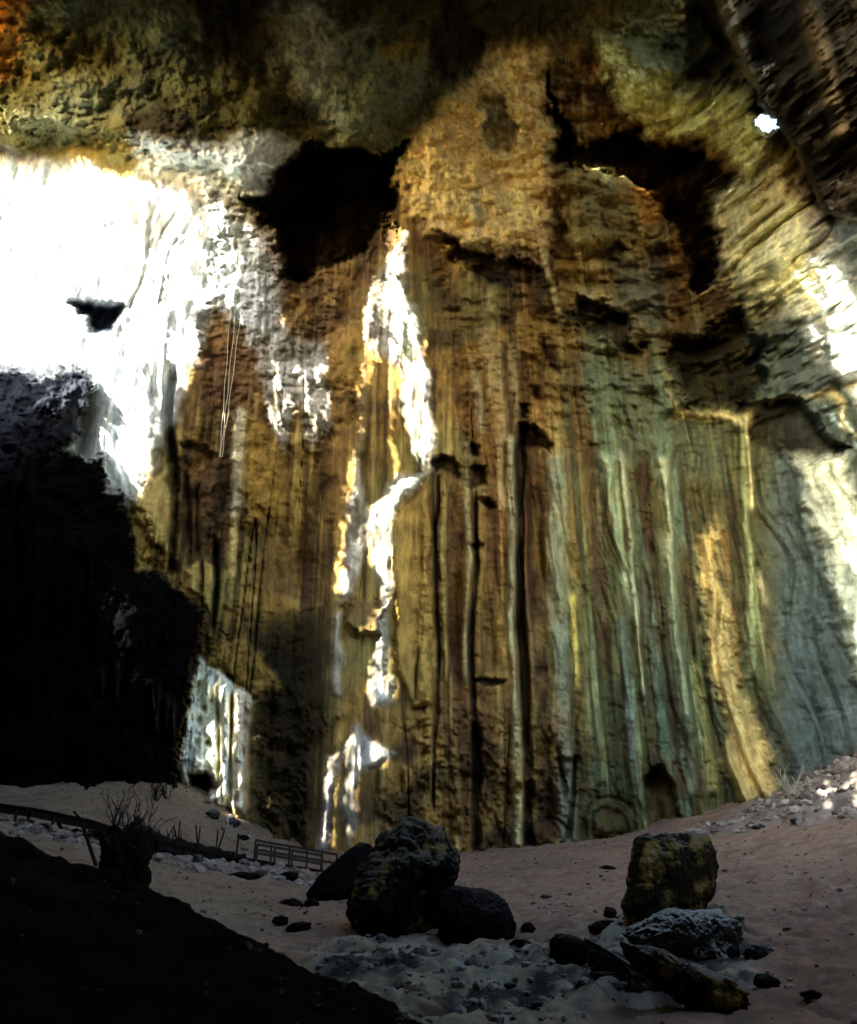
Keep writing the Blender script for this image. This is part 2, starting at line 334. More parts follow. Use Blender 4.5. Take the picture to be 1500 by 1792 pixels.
# arch and its nested rim near the foot
for cx, cy, rr in ((1068, 1450, 44), (1068, 1455, 30), (965, 1478, 34)):
    q = np.hypot((pxs - cx), (pys - cy) * .8) - rr
    up = sstep(30, 0, PY - cy); k = np.exp(-(q / 4.) ** 2) * up
    disp -= k * .35; mixc(k * .55 * (.6 + n3), (.07, .045, .022)); disp += .4 * sstep(4, -20, q) * up
# drips and grooves: (x top, y top, x bottom, y bottom, half width, metres out, pigment, strength)
strk = [
 (909, 745, 925, 1505, 8, -1.6, BLACK, .95), (893, 772, 905, 1490, 9, .9, (.34, .32, .18), .8), (300, 650, 308, 1015, 9, -1.4, BLACK, .9), (326, 830, 335, 1000, 6, -.7, DARK, .8),
 (345, 850, 350, 980, 5, -.6, DARK, .8), (385, 960, 380, 1110, 7, -1.0, BLACK, .9), (760, 830, 766, 1440, 4, -.8, BLACK, .85), (826, 880, 832, 1300, 4, -.9, BLACK, .85), (832, 1270, 838, 1500, 7, -1.3, BLACK, .9),
 (785, 830, 795, 1190, 14, -.7, (.09, .045, .025), .8), (850, 890, 862, 1180, 13, -.6, (.09, .045, .025), .8), (940, 780, 950, 1500, 16, -.7, (.07, .035, .02), .85),
 (775, 840, 779, 1200, 5, .5, (.35, .27, .10), .7), (812, 780, 818, 1200, 6, .6, (.27, .23, .12), .7), (868, 780, 876, 900, 8, .5, TAN, .6),
 (728, 1130, 724, 1240, 3, -.5, BLACK, .8), (975, 800, 990, 1485, 15, .6, (.19, .22, .15), .75), (1004, 1040, 1012, 1210, 5, .3, (.55, .42, .12), .9), (1032, 780, 1060, 1180, 14, -.5, (.10, .05, .026), .8),
 (1055, 800, 1112, 1100, 7, .5, (.34, .38, .22), .8), (1085, 800, 1130, 1230, 7, .6, (.40, .40, .24), .75), (1120, 810, 1150, 1400, 10, -.4, (.09, .055, .03), .7), (1158, 810, 1205, 1260, 8, .6, (.42, .42, .25), .8),
 (1175, 900, 1215, 1400, 9, .2, (.14, .17, .10), .8), (1085, 1080, 1120, 1430, 9, .3, (.17, .20, .15), .7), (1300, 740, 1318, 1200, 7, .5, (.24, .27, .13), .8), (1306, 740, 1316, 900, 3, .2, (.5, .44, .22), .8),
 (1322, 1000, 1335, 1060, 7, .3, (.5, .45, .25), .8), (1150, 1100, 1185, 1330, 8, -.5, (.08, .05, .03), .7), (1220, 1160, 1256, 1400, 9, .3, (.28, .27, .10), .7), (410, 905, 412, 1010, 7, .4, (.45, .36, .16), .8),
 (415, 720, 412, 900, 10, .5, (.50, .50, .36), .6), (640, 620, 625, 800, 10, .3, TAN, .4), (860, 510, 870, 760, 14, .4, (.42, .33, .16), .6), (895, 600, 900, 760, 8, .3, TAN, .5), (830, 620, 838, 770, 7, .3, (.30, .29, .18), .6),
 (830, 330, 840, 430, 10, .2, (.22, .24, .18), .6), (1290, 420, 1310, 560, 9, .3, (.5, .48, .28), .6), (955, 440, 985, 560, 7, .4, (.46, .38, .18), .6), (800, 1290, 812, 1480, 6, .3, (.28, .19, .08), .6),
 (885, 1200, 893, 1490, 7, -.3, (.11, .06, .03), .6), (1005, 1330, 985, 1480, 5, -.8, DARK, .8), (975, 1310, 985, 1400, 4, -.7, DARK, .8),
]
wob = fbm(WX * .3, WZ * .18, 3, 51) * 7 + fbm(WX * 1.5, WZ * .25, 3, 52) * 2.5
for x0, y0, x1, y1, hw, d, c, s in strk:
    k = np.clip((PY - y0) / (y1 - y0), -.2, 1.2)
    q = (PX + wob - (x0 + (x1 - x0) * k)) / (hw * (.75 + .5 * vnoise(WX * 0 + x0, WZ * .3, 5)))
    m = np.exp(-np.abs(q) ** 3) * sstep(-14, 8, PY - y0 + n3 * 10) * sstep(-10, 25, y1 - PY + n3 * 18)
    disp += d * m; mixc(m * s * (.75 + .35 * n3), c)
# rustic pale ceiling and its ledge bottoms
cm = 1 - wallm
mixc(cm * .9, (.095, .095, .035)); mixc(cm * sstep(-.1, .5, fbm(WX * .14, WZ * .22, 5, 61)) * .85, (.16, .19, .11))
mixc(cm * sstep(.1, .8, fbm(WX * .2, WZ * .3, 5, 62)) * .7, (.23, .16, .05)); mixc(cm * sstep(.2, .7, fbm(WX * .16, WZ * .16, 5, 63)) * .85, (.035, .028, .018))
mixc(poly_sd(px, py, [(-200, -300), (60, -300), (55, 60), (25, 150), (-200, 200)]) / 50, (.30, .13, .03))
mixc(poly_sd(px, py, [(100, 120), (260, 100), (300, 190), (130, 260), (0, 250), (0, 200)]) / 60 * .8, (.15, .17, .11))
mixc(sstep(0, 40, poly_sd(px, py, [(180, 10), (240, 25), (300, 55), (420, 90), (430, 140), (370, 95), (280, 55), (200, 30)], 60)) * .9, BLACK)
disp += 2.5 * sstep(0, 60, sdL) + 1.2 * sstep(0, 90, sdL) * fbm(WX * .3, WZ * .3, 4, 64)
m = poly_sd(px, py, [(240, 240), (380, 250), (470, 220), (520, 250), (470, 330), (430, 345), (330, 325), (250, 300)]) / 40 + .3
mixc(np.clip(m, 0, 1) * .85, (.55, .60, .58)); disp += .5 * np.clip(m, 0, 1) * ridged(WX * 1.1, WZ * .9, 4, 66)  # lit edge of the ceiling painted pale and bluish
m = poly_sd(px, py, [(455, -20), (590, -20), (600, 120), (610, 270), (560, 225), (480, 120)]) / 50 + .2
mixc(np.clip(m, 0, 1) * .75, (.30, .33, .24)); disp += .4 * np.clip(m, 0, 1) * ridged(WX * .6, WZ * .9, 4, 67)
# daylight under the left opening painted as pale limestone
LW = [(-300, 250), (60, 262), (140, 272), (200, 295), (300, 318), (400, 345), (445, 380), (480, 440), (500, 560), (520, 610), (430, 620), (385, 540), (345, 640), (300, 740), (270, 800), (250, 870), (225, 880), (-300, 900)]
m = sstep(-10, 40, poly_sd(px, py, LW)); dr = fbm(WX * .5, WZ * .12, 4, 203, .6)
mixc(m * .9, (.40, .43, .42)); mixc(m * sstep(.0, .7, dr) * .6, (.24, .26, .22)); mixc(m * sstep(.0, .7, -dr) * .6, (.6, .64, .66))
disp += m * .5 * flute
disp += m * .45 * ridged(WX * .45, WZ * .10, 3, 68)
HOLE = [(120, 530), (150, 532), (215, 535), (214, 560), (200, 582), (180, 584), (160, 575), (158, 560)]
m = sstep(-6, 10, poly_sd(pxs, pys, HOLE)); disp -= 3 * m; mixc(m, (.03, .04, .07))
for poly in ([(440, 560), (500, 590), (575, 600), (575, 740), (545, 790), (520, 700), (500, 790), (470, 740)], [(650, 500), (710, 405), (715, 500), (750, 640), (760, 780), (745, 830), (715, 780), (700, 640), (636, 600)], [(590, 1060), (605, 900), (622, 790), (640, 900), (700, 830), (755, 830), (690, 890), (688, 1040), (665, 1040), (640, 930), (615, 1040)], *LIT[7:11]):  # sun strips painted paler inside their own outlines
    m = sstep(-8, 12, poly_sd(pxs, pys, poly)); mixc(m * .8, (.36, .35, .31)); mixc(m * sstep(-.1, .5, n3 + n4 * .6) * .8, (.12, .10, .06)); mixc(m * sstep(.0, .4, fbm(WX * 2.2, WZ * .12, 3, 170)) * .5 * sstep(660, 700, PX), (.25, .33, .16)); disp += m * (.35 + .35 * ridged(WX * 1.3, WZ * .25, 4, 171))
FLOW = [(352, 1146), (385, 1178), (440, 1214), (437, 1300), (430, 1425), (395, 1412), (345, 1392), (318, 1370), (318, 1300), (330, 1220)]
sdF = poly_sd(pxs, pys, FLOW); m = sstep(-3, 8, sdF)
mixc(m * .95, (.62, .60, .47)); fl = ridged(WX * .9 + fbm(WX * .4, WZ * .4, 2, 71) * 1.4, WZ * .25, 3, 72)  # pale calcite brightened so it reads as lit
disp += m * (.5 + .6 * fl)
for (x0, y0, x1, y1, hw, d, c, s) in [(418, 1212, 416, 1425, 9, .6, (.55, .45, .30), .8), (398, 1200, 397, 1400, 6, .5, (.55, .58, .46), .7), (432, 1215, 430, 1420, 6, .4, (.40, .29, .16), .9), (384, 1200, 386, 1380, 4, -.6, (.25, .22, .10), .6), (407, 1210, 406, 1400, 3, -.5, (.2, .16, .08), .6)]:
    k = (PY - y0) / (y1 - y0); q = (PX + wob * .5 - (x0 + (x1 - x0) * k)) / hw
    mm = np.exp(-np.abs(q) ** 3) * sstep(-5, 5, PY - y0) * sstep(-5, 12, y1 - PY); disp += d * mm; mixc(mm * s, c)
m = sstep(-3, 9, poly_sd(pxs, pys, [(333, 1350), (350, 1345), (375, 1352), (388, 1378), (372, 1398), (350, 1402), (338, 1385)])); disp -= 2.2 * m; mixc(m, (.10, .07, .03))
# niches between lobes of the drapery
for cx, cy, rx, ry in ((348, 1200, 6, 10), (350, 1262, 7, 9), (372, 1225, 6, 14), (365, 1300, 6, 8), (345, 1300, 5, 8), (358, 1240, 4, 7)):
    m = np.exp(-(((PX - cx) / rx) ** 2 + ((PY - cy) / ry) ** 2)); disp -= .9 * m; mixc(m * .6, (.22, .22, .13))
# dark overhanging buttress, lower left; dark roof mass, upper right
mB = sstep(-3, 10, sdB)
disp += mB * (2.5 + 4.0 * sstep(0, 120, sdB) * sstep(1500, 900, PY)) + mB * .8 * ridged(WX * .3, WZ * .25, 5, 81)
mixc(mB, (.0025, .0023, .0023)); mixc(mB * sstep(840, 680, PY + .35 * (PX - 60)) * .75, (.05, .055, .068))  # deep shade of the buttress painted near black
for cx, y0, y1, hw in ((180, 1165, 1222, 5), (205, 1150, 1225, 6), (276, 1200, 1290, 6), (292, 1215, 1295, 5), (304, 1225, 1300, 4)):
    m = np.exp(-np.abs((PX - cx) / (hw * np.clip((y1 - PY) / (y1 - y0) + .3, .2, 1.2))) ** 3) * sstep(y0 - 10, y0 + 20, PY) * sstep(y1 + 5, y1 - 10, PY)
    disp += m * 1.2; mixc(m * .5, (.02, .02, .014))
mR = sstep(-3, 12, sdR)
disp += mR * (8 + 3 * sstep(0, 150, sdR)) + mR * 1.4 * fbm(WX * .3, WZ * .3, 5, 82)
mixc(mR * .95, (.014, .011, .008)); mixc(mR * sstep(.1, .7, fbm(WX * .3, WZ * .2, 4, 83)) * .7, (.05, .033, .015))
for (x0, y0, x1, y1, hw, d, c, s) in [(1250, -60, 1318, 160, 16, 1.0, (.20, .17, .09), .9), (1222, 0, 1270, 80, 12, -1, BLACK, .9), (1310, -60, 1345, 120, 18, -1.5, BLACK, .9), (1400, -60, 1470, 250, 18, 1.0, (.09, .065, .03), .8)]:
    k = (PY - y0) / (y1 - y0); q = (PX + wob - (x0 + (x1 - x0) * k)) / hw
    mm = np.exp(-np.abs(q) ** 3) * sstep(-5, 5, PY - y0) * sstep(-5, 12, y1 - PY); disp += d * mm; mixc(mm * s, c)
# sunlit rim by the right edge, its brightness painted pale
m = sstep(-10, 20, poly_sd(px, py, [(1440, 380), (1540, 380), (1540, 760), (1480, 700), (1440, 600), (1400, 420), (1400, 330)])); mixc(m * .7, (.45, .47, .42))
col = np.clip(col, .0015, .85)
lum = (col * np.array([.25, .6, .15])).sum(-1, keepdims=True)              # weathered rock is strongly coloured
keep_ = (mB + mR + m * 0)[..., None].clip(0, 1)
c2_ = np.clip(lum + 1.15 * (col - lum), .0015, .9); c2_ = c2_ * np.clip(lum / .16, .02, 2.2) ** .5
col = np.clip(col * keep_ + c2_ * (1 - keep_), .0015, .82)

Tf = np.maximum(T - disp, 3.0)
WV = np.stack([DX * Tf, DY * Tf, 2 + DZ * Tf], -1)
nr, nc = PX.shape
faces = grid_faces(nr, nc)
V = WV.reshape(-1, 3); Vc = col.reshape(-1, 3)
fpx = PX.ravel()[faces].mean(1); fpy = PY.ravel()[faces].mean(1)
# the small skylight that the photo shows as a white dot
SKY = [(1324, 208), (1335, 204), (1356, 208), (1359, 224), (1350, 229), (1330, 226)]
hole = poly_sd(fpx + fbm(fpx * .12, fpy * .12, 3, 204) * 5, fpy + fbm(fpx * .12, fpy * .12, 3, 205) * 5, SKY) > 0
hole |= (V[faces][:, :, 2] > 7 + 1.62 * V[faces][:, :, 1]).all(1)      # nothing stands out above the roof
isB = sdB.ravel()[faces].mean(1) > 0
isF = (sdF.ravel()[faces].mean(1) > 0) & ~isB
isR = sdR.ravel()[faces].mean(1) > 0
isC = (fpy < np.interp(fpx, [0, 430, 520, 560, 612, 690, 745, 850, 1000, 1185], [270, 340, 255, 235, 275, 270, 180, 85, 70, 60])) & ~isR
bg_ = ~(isB | isF | isR | isC)
# ------------------------------------------------------------------ ground
ctl = [(0, 1460, 30), (150, 1530, 26), (400, 1600, 25), (550, 1650, 22), (500, 1565, 31), (350, 1525, 36), (550, 1545, 38), (450, 1512, 43), (300, 1445, 44), (200, 1405, 45), (300, 1372, 48),
       (60, 1410, 43), (-150, 1390, 44), (400, 1445, 47.5), (430, 1485, 47), (600, 1515, 46), (850, 1497, 44), (1000, 1490, 43), (1120, 1482, 42.5), (1300, 1462, 39), (1400, 1445, 37), (1500, 1425, 34),
       (1300, 1428, 44), (1380, 1395, 44), (1450, 1360, 43), (1500, 1330, 41), (1600, 1300, 38), (1500, 1600, 20), (1200, 1600, 22), (900, 1600, 25), (700, 1640, 23), (750, 1720, 17), (1100, 1720, 16),
       (1500, 1720, 15), (750, 1792, 13.5), (1100, 1792, 13), (1500, 1792, 12.5), (1500, 1520, 26), (1200, 1540, 29), (950, 1550, 31), (600, 1700, 17), (500, 1792, 13.5), (200, 1792, 13)]
cp = np.array([point(*c) for c in ctl] + [np.array(q, float) for q in ((-40, 40, 6), (-40, 10, 3), (-40, 60, 8), (0, 60, 5), (40, 60, 14), (40, 30, 10), (40, 5, 3), (0, 0, .1), (-8, 0, .5), (-20, 5, 2), (20, 0, .2), (0, -14, 0), (30, -14, 1), (-30, -14, 2))])
def tps_fit(P, lam=1.0):
    d = np.hypot(P[:, None, 0] - P[None, :, 0], P[:, None, 1] - P[None, :, 1])
    K = np.where(d > 0, d * d * np.log(d + 1e-9), 0) + lam * np.eye(len(P))
    Q = np.c_[np.ones(len(P)), P[:, :2]]; A = np.block([[K, Q], [Q.T, np.zeros((3, 3))]])
    return np.linalg.solve(A, np.r_[P[:, 2], 0, 0, 0])
tw = tps_fit(cp, 3.0)
def gz0(x, y):
    x = np.asarray(x, float); y = np.asarray(y, float); r = tw[-3] + tw[-2] * x + tw[-1] * y
    for i, p in enumerate(cp):
        d2 = (x - p[0]) ** 2 + (y - p[1]) ** 2
        r = r + tw[i] * .5 * d2 * np.log(d2 + 1e-9)
    return r
def ground_hit(px_, py_):
    dx, dy, dz = rays(px_, py_); t = np.arange(9, 60, .1)
    z = 2 + dz * t; g = gz0(dx * t, dy * t); k = np.nonzero(z < g)[0]
    i = k[0] if len(k) else len(t) - 1
    return np.array([dx * t[i], dy * t[i], g[i]]), t[i]
gxs = np.r_[np.arange(-80, -32, 1.5), np.arange(-32, 32, .11), np.arange(32, 80, 1.5)]
gys = np.r_[np.arange(-40, 8, 1.5), np.arange(8, 30, .075), np.arange(30, 53, .12), np.arange(53, 90, 2)]
GX, GY = np.meshgrid(gxs, gys); GZ = gz0(GX, GY)
gpx, gpy = project(np.stack([GX, GY, GZ], -1))
inv = (GY > 7)
wg = fbm(GX * .5, GY * .5, 4, 90)
ROCKY = [(500, 1650), (640, 1645), (900, 1640), (1060, 1640), (1180, 1590), (1310, 1600), (1330, 1700), (1250, 1770), (1100, 1770), (900, 1860), (600, 1860), (560, 1700)]
rk = sstep(-20, 30, poly_sd(gpx + wg * 40, gpy + wg * 14, ROCKY, 100)) * inv
RUB = [(1180, 1468), (1300, 1425), (1380, 1380), (1500, 1310), (1700, 1250), (1700, 1400), (1500, 1428), (1390, 1448), (1250, 1462)]
rb = sstep(-6, 10, poly_sd(gpx + wg * 12, gpy + wg * 6, RUB, 60)) * inv
PIT = [(1330, 1540), (1420, 1500), (1600, 1480), (1600, 1800), (1300, 1800), (1340, 1650)]
pt = sstep(0, 60, poly_sd(gpx + wg * 30, gpy, PIT, 100)) * inv
bank = sstep(-8, 14, poly_sd(gpx + wg * 14, gpy + wg * 6, [(120, 1440), (260, 1455), (420, 1500), (560, 1530), (540, 1560), (470, 1545), (330, 1530), (250, 1510), (180, 1500), (0, 1460), (0, 1440)], 60)) * inv
GZ = GZ + .10 * wg + .05 * fbm(GX * 2, GY * 2, 4, 91)
GZ += rk * (.3 * ridged(GX * .7 + GY * .3, GY * 1.1, 5, 92) + .12 * fbm(GX * 3, GY * 3, 4, 93, .65)) + rb * (.35 * fbm(GX * .9, GY * .9, 5, 94, .6)) + bank * (.35 * ridged(GX * .8, GY * .8, 4, 96))
GZ -= pt * .10 * sstep(.1, .5, fbm(GX * 1.6, GY * 1.6, 2, 95)) + .04 * sstep(.35, .6, fbm(GX * 2.2, GY * 2.2, 2, 97))
gc = np.zeros(GX.shape + (3,)); gc[:] = (.245, .155, .10)
def gm(m, c):
    global gc
    m = np.clip(m, 0, 1)[..., None]; gc = gc * (1 - m) + np.array(c) * m
gm(sstep(-.3, .8, fbm(GX * .3, GY * .3, 4, 98)) * .5, (.13, .09, .065))
gm(sstep(560, 400, gpx) * inv * .85, (.23, .175, .115))
gm(sstep(1100, 1500, gpx) * sstep(1560, 1440, gpy) * .6, (.33, .22, .14))
gm(rk * .9, (.17, .165, .11)); gm(rk * sstep(-.1, .35, fbm(GX * .8, GY * .9, 5, 99, .65)) * .95, (.02, .02, .018))
gm(rb * .8, (.26, .22, .17)); gm(rb * sstep(0, .6, fbm(GX * 1.3, GY * 1.3, 4, 101)) * .7, (.09, .07, .05))
gm(bank * .7, (.26, .22, .19)); gm(bank * sstep(0, .5, fbm(GX * 1.3, GY * 1.3, 4, 103)) * .8, (.04, .032, .025))
gm(pt * .5, (.15, .085, .055)); gm(sstep(.1, .6, fbm(GX * 1.1, GY * 1.1, 5, 207, .7)) * .4 * inv, (.09, .06, .04))
gm(sstep(.45, .7, fbm(GX * 3, GY * 3, 3, 104)) * .3, (.30, .27, .22))
gc *= np.where(rk > .4, 1.0, .72)[..., None]
GZ += (.035 + .05 * pt) * fbm(GX * 3.3, GY * 3.3, 4, 206, .7)
GV = np.stack([GX, GY, GZ], -1)

# ------------------------------------------------------------------ sunlit patches: gaps in the added roof are shaped to cast them
DIM = [[(-200, 410), (0, 425), (80, 440), (150, 450), (215, 478), (218, 535), (120, 530), (60, 490), (0, 470), (-200, 460)], [(285, 545), (345, 520), (350, 575), (300, 585)], [(180, 370), (260, 350), (300, 400), (270, 440), (200, 420)]]
lw = fbm(WX * 1.1, WZ * .8, 4, 110, .65); lw2 = fbm(WX * 1.1, WZ * .5, 4, 111, .65)
lit = np.zeros(T.shape)
for k_, p_ in enumerate(LIT):
    am = 11 if k_ in (0, 11) else (9 if k_ in (1, 2, 5, 6) else 5.5)
    lit = np.maximum(lit, (poly_sd(PX + lw * am, PY + lw2 * am * 1.3, p_) > (2.5 if k_ in (3, 4, 7, 9, 10) else 0)) * 1.0)
gp = fbm(WX * 1.6 , WZ * .22, 4, 160, .65)
lit *= np.where((PX > 560) & (PX < 780) & ((gp < np.where(PY > 850, -.18, -.28)) | (np.abs(fbm(WX * 1.1, WZ * .5, 4, 210, .7)) < .05)), 0, 1)
lpx = PX + lw * 9; lpy = PY + lw2 * 12
dn = fbm(WX * .9, WZ * .45, 5, 112, .65)
# partial sun, made by breaking up the gaps cut in the added roof: (polygon, share of sun, softness, how broken up)
SIFT = [([(640, 600), (665, 605), (640, 700), (632, 800), (617, 800), (630, 690)], .6, 5, .6), ([(675, 600), (700, 610), (760, 720), (757, 825), (720, 790)], .6, 10, .3),
        ([(290, 325), (400, 350), (455, 400), (488, 460), (480, 520), (505, 600), (440, 600), (400, 520), (370, 560), (330, 560), (330, 400)], .5, 30, .5),
        ([(470, 600), (570, 590), (577, 640), (574, 740), (545, 785), (520, 740), (500, 785), (470, 740), (475, 650)], .32, 16, .7),
        ([(385, 740), (400, 705), (435, 705), (440, 730), (425, 800), (400, 870), (390, 800)], .4, 14, .5),
        ([(205, 262), (255, 262), (380, 270), (470, 300), (470, 330), (430, 350), (322, 330)], .25, 20, .6),
        ([(1435, 930), (1470, 910), (1600, 900), (1600, 1300), (1500, 1250), (1455, 1100)], .16, 50, .8),
        ([(1400, 460), (1600, 440), (1600, 900), (1480, 760), (1420, 640)], .35, 50, .3),
        ([(1390, 310), (1430, 310), (1445, 400), (1400, 410)], .5, 14, .3),
        ([(318, 1160), (355, 1150), (390, 1190), (412, 1210), (405, 1340), (390, 1400), (330, 1350), (318, 1340)], .55, 8, .25),
        ([(412, 1215), (438, 1220), (432, 1420), (415, 1420)], .4, 6, .4),
        ([(385, 1390), (430, 1425), (440, 1470), (400, 1440)], .3, 10, .6),
        ([(180, 790), (265, 780), (262, 850), (235, 900), (215, 850)], .25, 16, .4)]
for p_, f_, sf, br in SIFT:
    s_ = sstep(-sf * .5, sf, poly_sd(lpx, lpy, p_)) * f_ * (1 - br + br * sstep(-.2, .4, dn) * 1.5)
    lit = np.maximum(lit, s_)
for p_ in DIM: lit = np.where(poly_sd(lpx, lpy, p_) > 0, lit * np.where(dn > .05, .5, .1), lit)
lit = np.where(poly_sd(lpx, lpy, HOLE) > 2, 0, lit); lit *= np.where((PX < 340) & (PY < 900) & (PY > 230), np.clip(1.1 + .6 * fbm(WX * .3, WZ * .10, 4, 150), .6, 1), 1); lit = np.where(sdB > -2, 0, lit)
lit[lit < .03] = 0
gs = sstep(0, 60, poly_sd(gpx + wg * 20, gpy + wg * 8, [(1740, 1250), (1500, 1325), (1440, 1360), (1370, 1400), (1400, 1440), (1500, 1430), (1740, 1400)], 80)) * .7
glit = np.where(inv, gs, 0) * sstep(-.6, .2, fbm(GX * .8, GY * .8, 4, 113)); glit[glit < .03] = 0

# unseen roof added above and behind the camera to mask the sun: sloping slab, z = 4 + 1.62 y
RA = 1.62
def roof_hit(P):
    k = (4 - P[:, 2] + RA * P[:, 1]) / (SUN[2] - RA * SUN[1])
    H = P + k[:, None] * SUN
    return H[:, 0], H[:, 1]
X0, X1, SX, Y0, Y1, SY = -80., 58., .13, -3., 60., .07
nx, ny = int((X1 - X0) / SX), int((Y1 - Y0) / SY)
def hist(P, W):
    hx, hy = roof_hit(P); i = ((hx - X0) / SX).astype(int); j = ((hy - Y0) / SY).astype(int)
    m = (i >= 0) & (i < nx) & (j >= 0) & (j < ny); q = j[m] * nx + i[m]
    return np.array([np.bincount(q, minlength=nx * ny), np.bincount(q, W[m], nx * ny), np.bincount(q, W[m] < .03, nx * ny)]).reshape(3, ny, nx)
seen = (PX > -260) & (PX < 1560) & (PY > -60) & (PY < 1560)
gseen = (gpx > -60) & (gpx < 1560) & (gpy < 1850) & inv
A_n, A_w, A_d = hist(WV[seen], lit[seen]) + hist(GV[gseen], glit[gseen])
mo = seen & (mR > .3); A_r = hist(WV[mo], lit[mo])[0]
frac = np.where(A_r > 0, 0, A_w / np.maximum(A_n, 1))
def dil(a):
    b = a.copy(); b[1:] |= a[:-1]; b[:-1] |= a[1:]; b[:, 1:] |= a[:, :-1]; b[:, :-1] |= a[:, 1:]; return b
cx = X0 + (np.arange(nx) + .5) * SX; cy = Y0 + (np.arange(ny) + .5) * SY
CX, CY = np.meshgrid(cx, cy)
en = fbm(CX * .25, CY * .25, 5, 120) * 2.5
OPEN = ((CX + en > 3) & (CX + en < 34) & (CY + en > 9) & (CY + en < 40))  # sky opening added out of view to light the chamber
vn = (fbm(CX * 2.0, CY * .45, 4, 151, .6) + 1) / 2; qs = np.sort(vn[::7, ::7].ravel()); vr = np.searchsorted(qs, vn) / len(qs)
openm = (vr < np.where(frac > .85, 1.1, frac)) & (A_n > 0) | (OPEN & ~dil(dil(A_n > 0)))
vx = X0 + np.arange(nx + 1) * SX; vy = Y0 + np.arange(ny + 1) * SY
VX, VY = np.meshgrid(vx, vy)
RV = np.stack([VX, VY, 4 + RA * VY + .25 * (fbm(VX * .3, VY * .3, 4, 121) + .8) * sstep(1, 6, VY)], -1).reshape(-1, 3)
rf = grid_faces(ny + 1, nx + 1)[~openm.ravel()]
u, inv_ = np.unique(rf, return_inverse=True)
tag(mesh_obj('cave_roof', RV[u], inv_.reshape(rf.shape), M_dark), kind='structure')  # unseen sun mask, its gaps shaped for the lit patches
def quad(name, pts, mat):
    tag(mesh_obj(name, pts, [[0, 1, 2, 3]], mat, smooth=False), kind='structure')
zr = 4 - RA * 3
def side(name, a, b, mat):                      # side walls stop under the sloping roof
    quad(name, [(*a, -12), (*b, -12), (*b, 4.5 + RA * b[1]), (*a, 4.5 + RA * a[1])], mat)
side('cave_wall', (-78, -5), (-78, 62), M_dark); side('cave_wall', (31.5, 31.3), (56, -5), M_pale); side('cave_wall', (-78, 61.5), (-40, 64), M_dark)  # unseen side walls; the right one is pale to bounce light in

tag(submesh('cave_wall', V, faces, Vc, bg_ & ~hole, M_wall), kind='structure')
tag(submesh('cave_ceiling', V, faces, Vc, isC & ~hole, M_wall), kind='structure')
tag(submesh('rock_buttress', V, faces, Vc, isB & ~hole, M_shade), 'black ragged rock buttress hanging in deep shade over the pale slope', 'rock buttress')
tag(submesh('rock_overhang', V, faces, Vc, isR & ~hole, M_shade), 'dark brown rock overhang beside the small white skylight', 'rock overhang')
tag(submesh('flowstone_drapery', V, faces, Vc, isF, M_wall), 'pale greenish white flowstone drapery glowing beside the black buttress', 'flowstone')
tag(mesh_obj('ground', GV.reshape(-1, 3), grid_faces(*GX.shape), M_ground, gc.reshape(-1, 3)), kind='structure')

# near dark slope, lower left
cr = [(-500, 1240, 10.5), (-100, 1405, 9), (0, 1450, 8.5), (250, 1553, 8), (450, 1640, 7.5), (600, 1722, 7), (720, 1792, 6.6), (800, 1850, 6.2), (900, 1960, 5.5)]
cpts = np.array([point(*c) for c in cr]); s0 = np.linspace(0, len(cr) - 1, 260); q0 = np.r_[np.linspace(-7, -.6, 60), np.linspace(-.55, 1.5, 60), np.linspace(1.6, 6, 12)]
ccx = np.interp(s0, range(len(cr)), cpts[:, 0]); ccy = np.interp(s0, range(len(cr)), cpts[:, 1]); ccz = np.interp(s0, range(len(cr)), cpts[:, 2])
S_, Q_ = np.meshgrid(s0, q0, indexing='ij')
MX = ccx[:, None] + Q_ * .25; MY = ccy[:, None] + Q_
MZ = ccz[:, None] - .22 * np.sqrt(Q_ ** 2 + .2) + .098 - .35 * np.maximum(Q_, 0) + .05 * fbm(MX * 1.2, MY * 1.2, 4, 130) + .05 * fbm(MX * 5, MY * 5, 4, 131)
mc = np.zeros(MX.shape + (3,)); mc[:] = (.0035, .0027, .0022)  # near black puts the slope's shade into its colour
tag(mesh_obj('slope', np.stack([MX, MY, MZ], -1).reshape(-1, 3), grid_faces(*MX.shape), M_slope, mc.reshape(-1, 3)), kind='structure')

